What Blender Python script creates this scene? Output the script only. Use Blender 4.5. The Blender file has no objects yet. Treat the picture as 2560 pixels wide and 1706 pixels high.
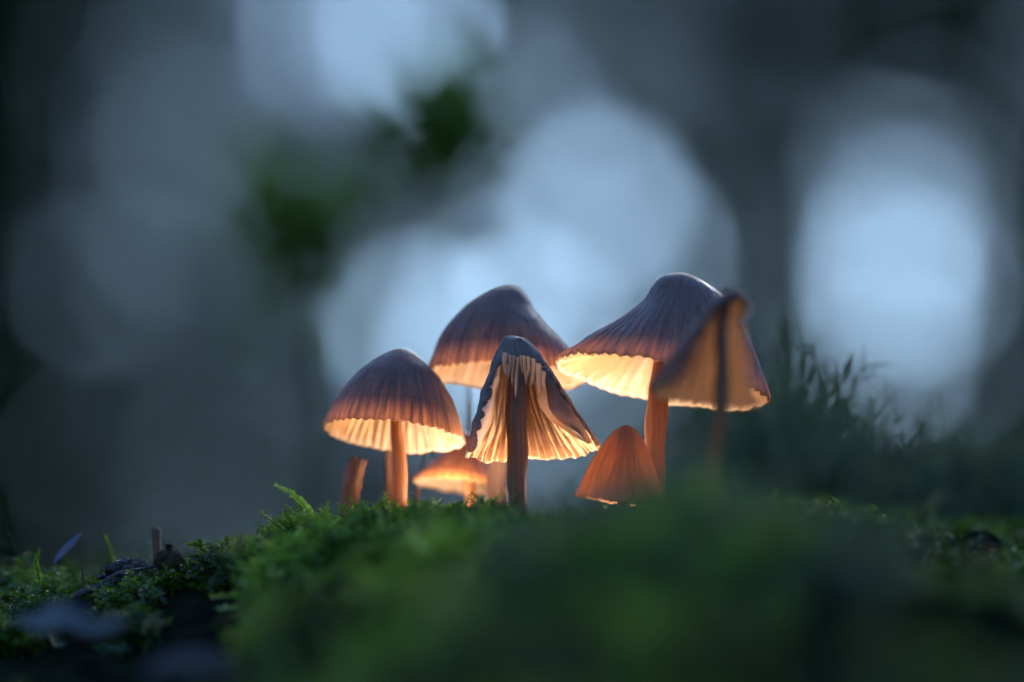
import bpy, math, random
import numpy as np
from mathutils import Vector, Matrix, noise

random.seed(7)
rng = np.random.default_rng(11)
scene = bpy.context.scene
col = scene.collection
R = math.radians
PI = math.pi

# ------------------------------------------------------------------ camera
PITCH = R(8.0)
FOCUS = 1.208                       # metres from the lens to the sharp mushroom
FRAME_W = 0.145                     # the sharp plane is 14.5 cm wide
K = FRAME_W / 2560.0                # metres per photo pixel in the sharp plane
RIGHT = Vector((1, 0, 0))
FWD = Vector((0, math.cos(PITCH), math.sin(PITCH)))
UP = Vector((0, -math.sin(PITCH), math.cos(PITCH)))
CAM = -FOCUS * FWD
cam_data = bpy.data.cameras.new('camera')
cam = bpy.data.objects.new('camera', cam_data)
col.objects.link(cam)
cam.location = CAM
cam.rotation_euler = (R(90) + PITCH, 0, 0)
cam_data.sensor_width = 36
cam_data.lens = 36 * FOCUS / FRAME_W
cam_data.clip_start = 0.02
cam_data.clip_end = 3000
cam_data.dof.use_dof = True
cam_data.dof.focus_distance = FOCUS
cam_data.dof.aperture_fstop = (cam_data.lens / 1000.0) / 0.031
cam_data.dof.aperture_blades = 0
scene.camera = cam

# ------------------------------------------------------------------ sky, sun, lamp, exposure
SUN_ELEV, SUN_ROT = R(26), R(6)        # behind the trees, above the frame
world = bpy.data.worlds.new('World')
scene.world = world
world.use_nodes = True
wn = world.node_tree
for n in list(wn.nodes):
    wn.nodes.remove(n)
w_out = wn.nodes.new('ShaderNodeOutputWorld')
w_bg = wn.nodes.new('ShaderNodeBackground')
w_sky = wn.nodes.new('ShaderNodeTexSky')
w_sky.sky_type = 'NISHITA'
w_sky.sun_disc = False
w_sky.sun_elevation = SUN_ELEV
w_sky.sun_rotation = SUN_ROT
w_sky.air_density = 1.0
w_sky.dust_density = 1.0
w_sky.ozone_density = 2.0
w_bg.inputs['Strength'].default_value = 0.15
w_tint = wn.nodes.new('ShaderNodeMix')          # cool white balance of the photograph, even over the whole sky
w_tint.data_type, w_tint.blend_type = 'RGBA', 'MULTIPLY'
w_tint.inputs[0].default_value = 1.0
w_tint.inputs[7].default_value = (0.49, 0.79, 1.26, 1)
wn.links.new(w_sky.outputs[0], w_tint.inputs[6])
wn.links.new(w_tint.outputs[2], w_bg.inputs['Color'])
wn.links.new(w_bg.outputs[0], w_out.inputs['Surface'])

sun_data = bpy.data.lights.new('sun', 'SUN')
sun_data.energy = 1.5
sun_data.angle = R(20)
sun_data.color = (1.0, 0.94, 0.86)
sun = bpy.data.objects.new('sun', sun_data)
col.objects.link(sun)
sun.rotation_euler = Vector((-math.sin(SUN_ROT) * math.cos(SUN_ELEV), -math.cos(SUN_ROT) * math.cos(SUN_ELEV),
                             -math.sin(SUN_ELEV))).to_track_quat('-Z', 'Y').to_euler()

scene.view_settings.view_transform = 'Standard'
scene.view_settings.look = 'None'
scene.view_settings.exposure = 1.2
scene.view_settings.gamma = 1.0
scene.cycles.use_denoising = True
scene.cycles.max_bounces = 10
scene.cycles.transparent_max_bounces = 8
scene.cycles.transmission_bounces = 8
scene.cycles.caustics_reflective = False
scene.cycles.caustics_refractive = False
scene.cycles.sample_clamp_indirect = 4.0


def P(px, py, dz=0.0):
    """photo pixel -> world point at depth FOCUS+dz along the view axis"""
    d = float(FOCUS + dz)
    k = K * d / FOCUS
    return CAM + d * FWD + float((px - 1280) * k) * RIGHT - float((py - 853) * k) * UP


def kk(dz):
    return K * (FOCUS + dz) / FOCUS


# small warm hand lamp lying in the moss under the caps, plus two added fills: the orange glow in the photograph
def warm_light(px, py, dz, energy, size, toward):
    ld = bpy.data.lights.new('warm_light', 'AREA')
    ld.shape = 'RECTANGLE'
    ld.size, ld.size_y = size
    ld.energy = energy
    ld.color = (1.0, 0.71, 0.50)
    lo = bpy.data.objects.new('warm_light', ld)
    col.objects.link(lo)
    lo.location = P(px, py, dz)
    lo.rotation_euler = Vector(toward).to_track_quat('-Z', 'Y').to_euler()
    return lo


warm_light(1330, 1268, 0.0155, 0.0225, (0.032, 0.010), (0, -0.12, 1))
warm_light(1552, 1276, -0.005, 0.0012, (0.006, 0.004), (0, -0.5, 1))  # unseen extra light, added to brighten the small bell cap
warm_light(1120, 1268, 0.031, 0.0024, (0.006, 0.004), (0.3, 0, 1))  # another added light, lifting the glow of the low orange cap


# ------------------------------------------------------------------ materials
def new_mat(name):
    m = bpy.data.materials.new(name)
    m.use_nodes = True
    nt = m.node_tree
    for n in list(nt.nodes):
        nt.nodes.remove(n)
    return m, nt


def N(nt, kind, **kw):
    n = nt.nodes.new('ShaderNode' + kind)
    for k, v in kw.items():
        setattr(n, k, v)
    return n


def ramp(nt, fac, stops, interp='LINEAR'):
    n = N(nt, 'ValToRGB')
    n.color_ramp.interpolation = interp
    cr = n.color_ramp
    while len(cr.elements) < len(stops):
        cr.elements.new(0.5)
    for e, (p, c) in zip(cr.elements, stops):
        e.position = p
        e.color = (*c, 1) if len(c) == 3 else c
    nt.links.new(fac, n.inputs['Fac'])
    return n.outputs['Color']


def mixc(nt, mode, fac, a, b):
    n = N(nt, 'Mix', data_type='RGBA', blend_type=mode)
    for sock, v in ((n.inputs[0], fac), (n.inputs[6], a), (n.inputs[7], b)):
        if hasattr(v, 'is_linked'):
            nt.links.new(v, sock)
        else:
            sock.default_value = v
    return n.outputs[2]


def noise_tex(nt, scale, detail=3, vec=None, rough=0.55):
    n = N(nt, 'TexNoise')
    n.inputs['Scale'].default_value = scale
    n.inputs['Detail'].default_value = detail
    n.inputs['Roughness'].default_value = rough
    if vec is not None:
        nt.links.new(vec, n.inputs['Vector'])
    return n.outputs['Fac']


def world_pos(nt):
    return N(nt, 'NewGeometry').outputs['Position']


def math_node(nt, op, a, b=None):
    n = N(nt, 'Math', operation=op)
    for sock, v in ((n.inputs[0], a), (n.inputs[1], b)):
        if v is None:
            continue
        if hasattr(v, 'is_linked'):
            nt.links.new(v, sock)
        else:
            sock.default_value = v
    return n.outputs[0]


def finish(nt, color, rough=0.6, spec=0.3, transl=0.0, tcolor=None, bump=None, bump_d=0.0003, bump_s=0.5, coat=0.0):
    out = N(nt, 'OutputMaterial')
    p = N(nt, 'BsdfPrincipled')
    if hasattr(color, 'is_linked'):
        nt.links.new(color, p.inputs['Base Color'])
    else:
        p.inputs['Base Color'].default_value = (*color, 1)
    if hasattr(rough, 'is_linked'):
        nt.links.new(rough, p.inputs['Roughness'])
    else:
        p.inputs['Roughness'].default_value = rough
    p.inputs['Specular IOR Level'].default_value = spec
    p.inputs['Coat Weight'].default_value = coat
    if bump is not None:
        b = N(nt, 'Bump')
        b.inputs['Strength'].default_value = bump_s
        b.inputs['Distance'].default_value = bump_d
        nt.links.new(bump, b.inputs['Height'])
        nt.links.new(b.outputs[0], p.inputs['Normal'])
    sh = p.outputs[0]
    if hasattr(transl, 'is_linked') or transl > 0:
        t = N(nt, 'BsdfTranslucent')
        tc = tcolor if tcolor is not None else color
        if hasattr(tc, 'is_linked'):
            nt.links.new(tc, t.inputs['Color'])
        else:
            t.inputs['Color'].default_value = (*tc, 1)
        mx = N(nt, 'MixShader')
        if hasattr(transl, 'is_linked'):
            nt.links.new(transl, mx.inputs[0])
        else:
            mx.inputs[0].default_value = transl
        nt.links.new(sh, mx.inputs[1])
        nt.links.new(t.outputs[0], mx.inputs[2])
        sh = mx.outputs[0]
    nt.links.new(sh, out.inputs['Surface'])


def uv_vec(nt, su, sv):
    uv = N(nt, 'UVMap')
    m = N(nt, 'Mapping')
    m.inputs['Scale'].default_value = (su, sv, 1)
    nt.links.new(uv.outputs[0], m.inputs['Vector'])
    return m.outputs[0]


def uv_v(nt):
    uv = N(nt, 'UVMap')
    s = N(nt, 'SeparateXYZ')
    nt.links.new(uv.outputs[0], s.inputs[0])
    return s.outputs['Y']


def cap_material(name, dark, mid, edge, tr_edge=0.6, tint=(0.82, 0.46, 0.22), tr_mid=0.02, spec=0.25):
    """dark umbo, paler thin margin, radial streaks; thin flesh lets light through"""
    m, nt = new_mat(name)
    v = uv_v(nt)
    base = ramp(nt, v, [(0.0, dark), (0.45, dark), (0.8, mid), (0.97, edge), (1.0, edge)])
    streak = noise_tex(nt, 1.0, 5, uv_vec(nt, 120, 2.4), 0.65)
    streak_c = ramp(nt, streak, [(0.30, (0.42, 0.40, 0.42)), (0.52, (0.95, 0.92, 0.9)), (0.72, (1.5, 1.35, 1.25))])
    c = mixc(nt, 'MULTIPLY', 0.85, base, streak_c)
    blot = noise_tex(nt, 300, 5, world_pos(nt), 0.65)
    c = mixc(nt, 'MULTIPLY', 0.8, c, ramp(nt, blot, [(0.35, (0.6, 0.6, 0.62)), (0.65, (1.25, 1.2, 1.2))]))
    spots = noise_tex(nt, 1500, 2, world_pos(nt))
    c = mixc(nt, 'MIX', ramp(nt, spots, [(0.69, (0, 0, 0)), (0.72, (0.8, 0.8, 0.8))]), c, (0.02, 0.015, 0.012, 1))
    tf = ramp(nt, v, [(0.0, (tr_mid * 0.5,) * 3), (0.55, (tr_mid,) * 3), (0.80, (max(tr_mid, tr_edge * 0.14),) * 3), (0.97, (tr_edge,) * 3)])
    tf = math_node(nt, 'MULTIPLY', tf, ramp(nt, streak, [(0.3, (0.45,) * 3), (0.62, (1.0,) * 3)]))
    tc = mixc(nt, 'MULTIPLY', 0.5, (*tint, 1), streak_c)
    finish(nt, c, rough=ramp(nt, blot, [(0.35, (0.35,) * 3), (0.65, (0.75,) * 3)]), spec=spec, transl=tf, tcolor=tc, bump=math_node(nt, 'ADD', streak, math_node(nt, 'MULTIPLY', blot, 0.6)), bump_d=0.0006, bump_s=0.9)
    return m


def gill_material(name='gill_flesh', tr=0.45, tc=(0.90, 0.64, 0.38)):
    m, nt = new_mat(name)
    n = noise_tex(nt, 900, 3, world_pos(nt))
    c = ramp(nt, n, [(0.3, (0.60, 0.46, 0.33)), (0.7, (0.78, 0.66, 0.52))])
    finish(nt, c, rough=0.6, spec=0.25, transl=tr, tcolor=tc)
    return m


def stem_material(name, low, high, tr=0.22):
    m, nt = new_mat(name)
    v = uv_v(nt)
    base = ramp(nt, v, [(0.0, low), (0.5, low), (1.0, high)])
    fib = noise_tex(nt, 1.0, 4, uv_vec(nt, 22, 3.5))
    c = mixc(nt, 'MULTIPLY', 0.9, base, ramp(nt, fib, [(0.3, (0.5, 0.48, 0.46)), (0.7, (1.35, 1.3, 1.25))]))
    fl = noise_tex(nt, 1.0, 2, uv_vec(nt, 46, 30))
    c = mixc(nt, 'MIX', ramp(nt, fl, [(0.70, (0, 0, 0)), (0.76, (0.5, 0.5, 0.5))]), c, (0.45, 0.36, 0.28, 1))
    finish(nt, c, rough=0.45, spec=0.12, transl=tr, tcolor=(0.8, 0.36, 0.12), bump=fib, bump_d=0.0003, bump_s=0.6)
    return m


def plain_material(name, c0, c1, scale, rough=0.6, spec=0.3, transl=0.0, tcolor=None, bump_d=0.0004, detail=4):
    m, nt = new_mat(name)
    n = noise_tex(nt, scale, detail, world_pos(nt))
    c = ramp(nt, n, [(0.3, c0), (0.7, c1)])
    finish(nt, c, rough=rough, spec=spec, transl=transl, tcolor=tcolor, bump=n, bump_d=bump_d)
    return m


def moss_material(name='moss_leaf', dim=1.0):
    m, nt = new_mat(name)
    info = N(nt, 'ObjectInfo')
    rnd = info.outputs['Random']
    pos = world_pos(nt)
    c = ramp(nt, rnd, [(0.0, (0.06, 0.11, 0.013)), (0.5, (0.11, 0.185, 0.020)), (0.88, (0.155, 0.225, 0.04)), (0.94, (0.18, 0.24, 0.05)), (1.0, (0.32, 0.34, 0.14))])
    patch = noise_tex(nt, 34, 3, pos)
    c = mixc(nt, 'MULTIPLY', 1.0, c, ramp(nt, patch, [(0.38, (0.30, 0.28, 0.25)), (0.5, (0.8, 0.8, 0.8)), (0.64, (1.6, 1.45, 1.5))]))
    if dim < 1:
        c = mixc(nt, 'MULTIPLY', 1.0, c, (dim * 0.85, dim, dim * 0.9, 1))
    dead = noise_tex(nt, 48, 2, pos)
    c = mixc(nt, 'MIX', ramp(nt, dead, [(0.60, (0, 0, 0)), (0.68, (0.7, 0.7, 0.7))]), c, (0.17, 0.16, 0.10, 1))
    finish(nt, c, rough=0.45, spec=0.4, transl=0.45, tcolor=mixc(nt, 'MULTIPLY', 1.0, c, (2.0, 2.2, 0.9, 1)))
    return m


M_CAP = cap_material('cap_skin', (0.115, 0.064, 0.044), (0.125, 0.073, 0.050), (0.20, 0.13, 0.095), 0.40)
M_CAP_GREY = cap_material('cap_skin_weathered', (0.17, 0.115, 0.088), (0.16, 0.10, 0.072), (0.24, 0.15, 0.10), 0.45, tr_mid=0.06)
M_CAP_ORANGE = cap_material('cap_skin_reddish', (0.14, 0.055, 0.035), (0.24, 0.10, 0.05), (0.50, 0.30, 0.15), 0.6, tr_mid=0.2)
M_CAP_PALE = cap_material('cap_skin_tan', (0.24, 0.095, 0.035), (0.30, 0.16, 0.065), (0.45, 0.33, 0.17), 0.65, tr_mid=0.6, tint=(0.95, 0.5, 0.18))
M_CAP_THIN = cap_material('cap_skin_decayed', (0.05, 0.032, 0.030), (0.07, 0.044, 0.036), (0.22, 0.13, 0.09), 0.7, tr_mid=0.65)
M_CAP_SHADE_TONED = cap_material('cap_skin_shade_toned', (0.010, 0.010, 0.008), (0.014, 0.012, 0.009), (0.10, 0.08, 0.05), 0.3, spec=0.0)  # skin coloured near black to stand in for a cap left unlit
M_GILL = gill_material()
M_GILL_THIN = gill_material('gill_flesh_thin', 0.72, (0.95, 0.56, 0.26))
M_STEM = stem_material('stem_fibre', (0.16, 0.075, 0.040), (0.12, 0.062, 0.040), 0.08)
M_STEM_GREY = stem_material('stem_fibre_grey', (0.09, 0.052, 0.036), (0.07, 0.045, 0.035), 0.08)
M_STEM_ORANGE = stem_material('stem_fibre_orange', (0.22, 0.10, 0.045), (0.16, 0.075, 0.045))
M_MOSS = moss_material()
M_MOSS_SHADE_TONED = moss_material('shade_toned_moss_leaf', 0.36)  # moss colour dimmed to stand in for shade at the bank's ends
M_WIRY = plain_material('wiry_moss_leaf', (0.035, 0.055, 0.025), (0.075, 0.10, 0.045), 90, rough=0.6, spec=0.2, transl=0.3, tcolor=(0.10, 0.14, 0.05))
M_SOIL = plain_material('moss_soil', (0.005, 0.005, 0.003), (0.018, 0.018, 0.009), 160, rough=1.0, spec=0.0, bump_d=0.002)
M_FLOOR = plain_material('leaf_litter', (0.015, 0.013, 0.008), (0.05, 0.045, 0.02), 7, rough=0.95, spec=0.1)
M_BARK = plain_material('tree_bark', (0.018, 0.016, 0.013), (0.06, 0.052, 0.045), 30, rough=0.9, spec=0.1, bump_d=0.01)
M_LEAF = plain_material('shrub_leaf', (0.010, 0.026, 0.008), (0.032, 0.060, 0.018), 2.5, rough=0.9, spec=0.0, transl=0.12, tcolor=(0.03, 0.07, 0.015))
M_SPRIG = plain_material('seedling_leaf', (0.045, 0.095, 0.010), (0.08, 0.15, 0.02), 60, rough=0.5, spec=0.2, transl=0.4, tcolor=(0.10, 0.20, 0.02))
M_HUSK = plain_material('husk_shell', (0.008, 0.005, 0.003), (0.055, 0.032, 0.016), 1100, rough=0.8, spec=0.05, bump_d=0.0012)
M_WOOD = plain_material('rotten_wood', (0.005, 0.004, 0.003), (0.03, 0.024, 0.02), 700, rough=0.5, spec=0.25, bump_d=0.0008)
M_TWIG = plain_material('twig_bark', (0.012, 0.008, 0.007), (0.07, 0.045, 0.036), 600, rough=0.6, bump_d=0.0004)
M_BLADE = plain_material('dry_blade', (0.08, 0.065, 0.085), (0.15, 0.13, 0.16), 900, rough=0.5, spec=0.3, transl=0.2, tcolor=(0.2, 0.2, 0.3))
M_DEADLEAF = plain_material('dead_leaf', (0.045, 0.040, 0.034), (0.13, 0.12, 0.105), 160, rough=0.6, spec=0.3, bump_d=0.0008)
M_BROWNLEAF = plain_material('brown_leaf', (0.03, 0.022, 0.017), (0.075, 0.058, 0.045), 160, rough=0.7, spec=0.2, bump_d=0.0008)


# ------------------------------------------------------------------ object helpers
def mesh_obj(name, verts, faces, mat, parent=None, uvs=None, smooth=True, origin=None):
    """uvs: one (u,v) per vertex. verts in world space; origin is subtracted."""
    o3 = Vector(origin) if origin is not None else Vector((0, 0, 0))
    me = bpy.data.meshes.new(name)
    me.from_pydata([tuple(Vector(v) - o3) for v in verts], [], faces)
    if uvs is not None:
        lay = me.uv_layers.new(name='UVMap')
        li = np.empty(len(me.loops), dtype=np.int32)
        me.loops.foreach_get('vertex_index', li)
        lay.data.foreach_set('uv', np.asarray(uvs, dtype=np.float32)[li].ravel())
    if smooth:
        me.polygons.foreach_set('use_smooth', [True] * len(me.polygons))
    me.materials.append(mat)
    me.update()
    ob = bpy.data.objects.new(name, me)
    col.objects.link(ob)
    if parent is not None:
        ob.parent = parent
    else:
        ob.location = o3
    return ob


def thing(name, label, cat, loc, group=None):
    e = bpy.data.objects.new(name, None)
    col.objects.link(e)
    e.location = loc
    e.empty_display_size = 0.005
    tag(e, label, cat, group)
    return e


def tag(o, label, cat, group=None):
    o['label'] = label
    o['category'] = cat
    if group:
        o['group'] = group


def catmull(pts, n):
    """pts: list of tuples (any length); returns n samples of a Catmull-Rom spline"""
    p = np.array(pts, dtype=float)
    p = np.vstack([2 * p[0] - p[1], p, 2 * p[-1] - p[-2]])
    segs = len(p) - 3
    out = []
    for i in range(n):
        u = i / (n - 1) * segs
        k = min(int(u), segs - 1)
        f = u - k
        a, b, c, d = p[k], p[k + 1], p[k + 2], p[k + 3]
        out.append(0.5 * ((2 * b) + (-a + c) * f + (2 * a - 5 * b + 4 * c - d) * f * f + (-a + 3 * b - 3 * c + d) * f ** 3))
    return np.array(out)


def tube(points, radii, nseg=16, wobble=0.0, seed=0, flute=0.0, close_top=True):
    """points world, radii metres -> verts, faces, uvs"""
    V, F, U = [], [], []
    n = len(points)
    pts = [Vector(p) for p in points]
    ref = Vector((0.03, -1, 0.02)).normalized()
    for i in range(n):
        t = (pts[min(i + 1, n - 1)] - pts[max(i - 1, 0)]).normalized()
        a = (ref - t * ref.dot(t)).normalized()
        b = t.cross(a)
        for j in range(nseg):
            th = 2 * PI * j / nseg
            r = radii[i] * (1 + wobble * noise.noise((math.cos(th) * 1.5 + seed, math.sin(th) * 1.5, i * 0.25)) + flute * math.sin(th * 7 + seed))
            V.append(pts[i] + (a * math.cos(th) + b * math.sin(th)) * r)
            U.append((j / nseg, i / (n - 1)))
    for i in range(n - 1):
        for j in range(nseg):
            k = (j + 1) % nseg
            F.append((i * nseg + j, i * nseg + k, (i + 1) * nseg + k, (i + 1) * nseg + j))
    if close_top:
        t = (pts[-1] - pts[-2]).normalized()
        V.append(pts[-1] + t * radii[-1] * 0.4)
        U.append((0.5, 1.0))
        for j in range(nseg):
            F.append(((n - 1) * nseg + j, (n - 1) * nseg + (j + 1) % nseg, len(V) - 1))
    return V, F, U


# ------------------------------------------------------------------ ground
FLOOR_Z = -0.30
_GDZ = [-1.3, -0.9, -0.6, -0.42, -0.30, -0.20, -0.12, -0.05, 0.0, 0.04, 0.09, 0.15, 0.22, 0.36]
_GPX = [-1500, -300, 0, 300, 480, 620, 720, 900, 1300, 1700, 2000, 2300, 2560, 2900, 4200]
_G = {   # row of the ground in photo pixels at each depth, before the moss is added
    -1.3:  [5200] * 15,
    -0.9:  [3300] * 15,
    -0.6:  [2300, 2300, 2250, 2200, 2150, 2100, 2080, 2000, 1950, 1900, 1900, 1950, 2000, 2050, 2300],
    -0.42: [2300, 2200, 2150, 2100, 2080, 2060, 2040, 2020, 2000, 1990, 1990, 2000, 2020, 2080, 2200],
    -0.30: [2000, 1900, 1850, 1820, 1790, 1740, 1690, 1640, 1590, 1550, 1540, 1570, 1600, 1660, 1850],
    -0.20: [1900, 1820, 1780, 1740, 1680, 1560, 1450, 1370, 1320, 1280, 1290, 1340, 1390, 1480, 1750],
    -0.12: [1850, 1770, 1740, 1700, 1630, 1510, 1410, 1350, 1330, 1300, 1310, 1360, 1400, 1460, 1700],
    -0.05: [1750, 1670, 1660, 1640, 1580, 1490, 1410, 1345, 1325, 1305, 1310, 1350, 1385, 1440, 1650],
    0.0:   [1600, 1520, 1500, 1475, 1430, 1380, 1320, 1315, 1310, 1305, 1330, 1390, 1430, 1470, 1620],
    0.04:  [1560, 1480, 1455, 1440, 1415, 1390, 1330, 1330, 1330, 1310, 1320, 1370, 1400, 1430, 1600],
    0.09:  [1600, 1540, 1530, 1520, 1500, 1470, 1450, 1430, 1390, 1350, 1320, 1330, 1340, 1370, 1550],
    0.15:  [1900, 1800, 1780, 1750, 1720, 1700, 1680, 1600, 1480, 1310, 1240, 1245, 1265, 1310, 1600],
    0.22:  [2300] * 8 + [1700, 1320, 1230, 1235, 1255, 1300, 1800],
    0.36:  [4200] * 15,
}
_GA = np.array([_G[d] for d in _GDZ], dtype=float)


def ground_row(px, dz):
    rows = [np.interp(px, _GPX, _GA[i]) for i in range(len(_GDZ))]
    return float(np.interp(dz, _GDZ, rows))


def ground_pt(x, dz):
    d = float(FOCUS + dz)
    d = max(d, 0.05)
    k = K * d / FOCUS
    px = 1280 + x / k
    py = ground_row(px, dz)
    py += 45
    p = CAM + d * FWD + x * RIGHT - (py - 853) * k * UP
    b = 0.006 * noise.noise((x * 22, dz * 22, 1.3)) + 0.0035 * noise.noise((x * 60, dz * 60, 4.1)) + 0.0015 * noise.noise((x * 160, dz * 160, 9))
    b *= min(1.0, 0.45 + abs(dz) * 6)
    if dz < -0.03:
        b -= min(1.0, (-0.03 - dz) / 0.05) * (0.020 * abs(noise.noise((x * 17 + 3.1, dz * 12, 5.5))) + 0.010 * abs(noise.noise((x * 38, dz * 30, 2.5))))
    p.z += b
    p.z = max(p.z, FLOOR_Z - 0.02)
    return p


def build_ground():
    xs = np.linspace(-0.42, 0.42, 150)
    dzs = np.concatenate([np.linspace(-1.15, -0.45, 40), np.linspace(-0.44, 0.36, 170)])
    V, F = [], []
    for dz in dzs:
        for x in xs:
            e = abs(x) / 0.42
            p = ground_pt(float(x), float(dz))
            if e > 0.6:
                w = (e - 0.6) / 0.4
                p.z = p.z * (1 - w) + (FLOOR_Z - 0.02) * w if p.z > FLOOR_Z - 0.02 else p.z
            V.append(p)
    nx = len(xs)
    for i in range(len(dzs) - 1):
        for j in range(nx - 1):
            F.append((i * nx + j, i * nx + j + 1, (i + 1) * nx + j + 1, (i + 1) * nx + j))
    o = mesh_obj('mossy_bank', V, F, M_SOIL)
    o['kind'] = 'structure'
    S = 1500.0
    f = mesh_obj('forest_floor', [(-S, -S, FLOOR_Z), (S, -S, FLOOR_Z), (S, S, FLOOR_Z), (-S, S, FLOOR_Z)], [(0, 1, 2, 3)], M_FLOOR)
    f['kind'] = 'structure'
    return o


bank = build_ground()


def moss_shoot(seed, h, nleaf, leaf, lean, feather, mat=None, broad=1.0):
    """one leafy moss shoot, a few millimetres tall, at the origin growing along z"""
    rs = random.Random(seed)
    V, F = [], []
    a0 = rs.uniform(0, 2 * PI)

    def pos(t):
        b = lean * t * t
        return Vector((math.cos(a0) * b * h + 0.06 * h * math.sin(t * 5 + seed), math.sin(a0) * b * h + 0.06 * h * math.cos(t * 4), h * t * (1 - 0.25 * lean * t)))
    n = 5
    for i in range(n + 1):
        t = i / n
        c = pos(t)
        r = 0.00028 * (1 - 0.6 * t)
        for j in range(3):
            V.append(c + Vector((math.cos(j * 2.094) * r, math.sin(j * 2.094) * r, 0)))
    for i in range(n):
        for j in range(3):
            k = (j + 1) % 3
            F.append((i * 3 + j, i * 3 + k, (i + 1) * 3 + k, (i + 1) * 3 + j))
    for i in range(nleaf):
        t = 0.12 + 0.88 * (i + rs.random() * 0.6) / nleaf
        c = pos(min(t, 1))
        if feather:
            az = a0 + PI / 2 + (PI if i % 2 else 0) + rs.uniform(-0.5, 0.5)
        else:
            az = i * 2.4 + rs.uniform(-0.4, 0.4)
        el = rs.uniform(0.15, 0.7) + 0.7 * max(0, t - 0.75) * 4 * 0.5
        L = leaf * rs.uniform(0.7, 1.2) * (1.0 - 0.45 * t ** 3)
        d = Vector((math.cos(az) * math.cos(el), math.sin(az) * math.cos(el), math.sin(el)))
        s = d.cross(Vector((0, 0, 1))).normalized()
        u = s.cross(d)
        w = L * rs.uniform(0.16, 0.24) * broad
        b = len(V)
        V += [c, c + d * L * 0.45 + s * w + u * L * 0.10, c + d * L + u * L * -0.10, c + d * L * 0.45 - s * w + u * L * 0.10]
        F += [(b, b + 1, b + 2), (b, b + 2, b + 3)]
    me = bpy.data.meshes.new('moss_shoot')
    me.from_pydata([tuple(v) for v in V], [], F)
    me.materials.append(mat or M_MOSS)
    return me


def wiry_shoot(seed, h):
    """a thin bristly stalk with a few short leaves"""
    rs = random.Random(seed)
    V, F = [], []
    a0 = rs.uniform(0, 2 * PI)
    path = [Vector((math.cos(a0) * 0.35 * h * (i / 8) ** 2, math.sin(a0) * 0.35 * h * (i / 8) ** 2, h * i / 8)) for i in range(9)]
    for i, c in enumerate(path):
        r = 0.00022 * (1 - 0.6 * i / 8)
        for j in range(3):
            V.append(c + Vector((math.cos(j * 2.094) * r, math.sin(j * 2.094) * r, 0)))
    for i in range(8):
        for j in range(3):
            k = (j + 1) % 3
            F.append((i * 3 + j, i * 3 + k, (i + 1) * 3 + k, (i + 1) * 3 + j))
    for i in range(26):
        t = 0.25 + 0.75 * i / 25
        c = path[int(t * 8)].lerp(path[min(8, int(t * 8) + 1)], t * 8 % 1)
        az = i * 2.4
        d = Vector((math.cos(az) * 0.7, math.sin(az) * 0.7, 0.75)).normalized()
        sd = d.cross(Vector((0, 0, 1))).normalized()
        L = 0.0019 * rs.uniform(0.7, 1.2)
        b = len(V)
        V += [c, c + d * L * 0.4 + sd * L * 0.10, c + d * L, c + d * L * 0.4 - sd * L * 0.10]
        F += [(b, b + 1, b + 2), (b, b + 2, b + 3)]
    me = bpy.data.meshes.new('wiry_shoot')
    me.from_pydata([tuple(v) for v in V], [], F)
    me.materials.append(M_WIRY)
    return me


def build_wiry_moss():
    protos = bpy.data.collections.new('wiry_prototypes')
    for i in range(5):
        protos.objects.link(bpy.data.objects.new('wiry_shoot', wiry_shoot(50 + i, [0.009, 0.011, 0.013, 0.008, 0.010][i])))
    pts, nor, scl = [], [], []
    for _ in range(1200):
        px = 1770 + 1160 * random.random() ** 0.8
        dz = random.uniform(0.13, 0.25)
        pts.append(ground_pt((px - 1280) * kk(dz), dz))
        tall = 1.0 + 1.0 * 1.2 * math.exp(-((px - 1950) / 110) ** 2)
        nor.append(Vector((random.gauss(0, .55), random.gauss(0, .5), 1)).normalized())
        scl.append(random.uniform(0.7, 1.25) * tall * (0.6 + 0.4 * min(1, (px - 1680) / 160)))
    for _ in range(500):       # thin stalks on the near crest
        px = random.uniform(1250, 2250)
        dz = random.uniform(-0.24, -0.14)
        pts.append(ground_pt((px - 1280) * kk(dz), dz))
        nor.append(Vector((random.gauss(0, .4), random.gauss(0, .3), 1)).normalized())
        scl.append(random.uniform(0.5, 0.95))
    spread('wiry_moss', 'thin wiry moss stalks standing up from the hump beside the largest mushroom', pts, nor, scl, protos)


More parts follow.
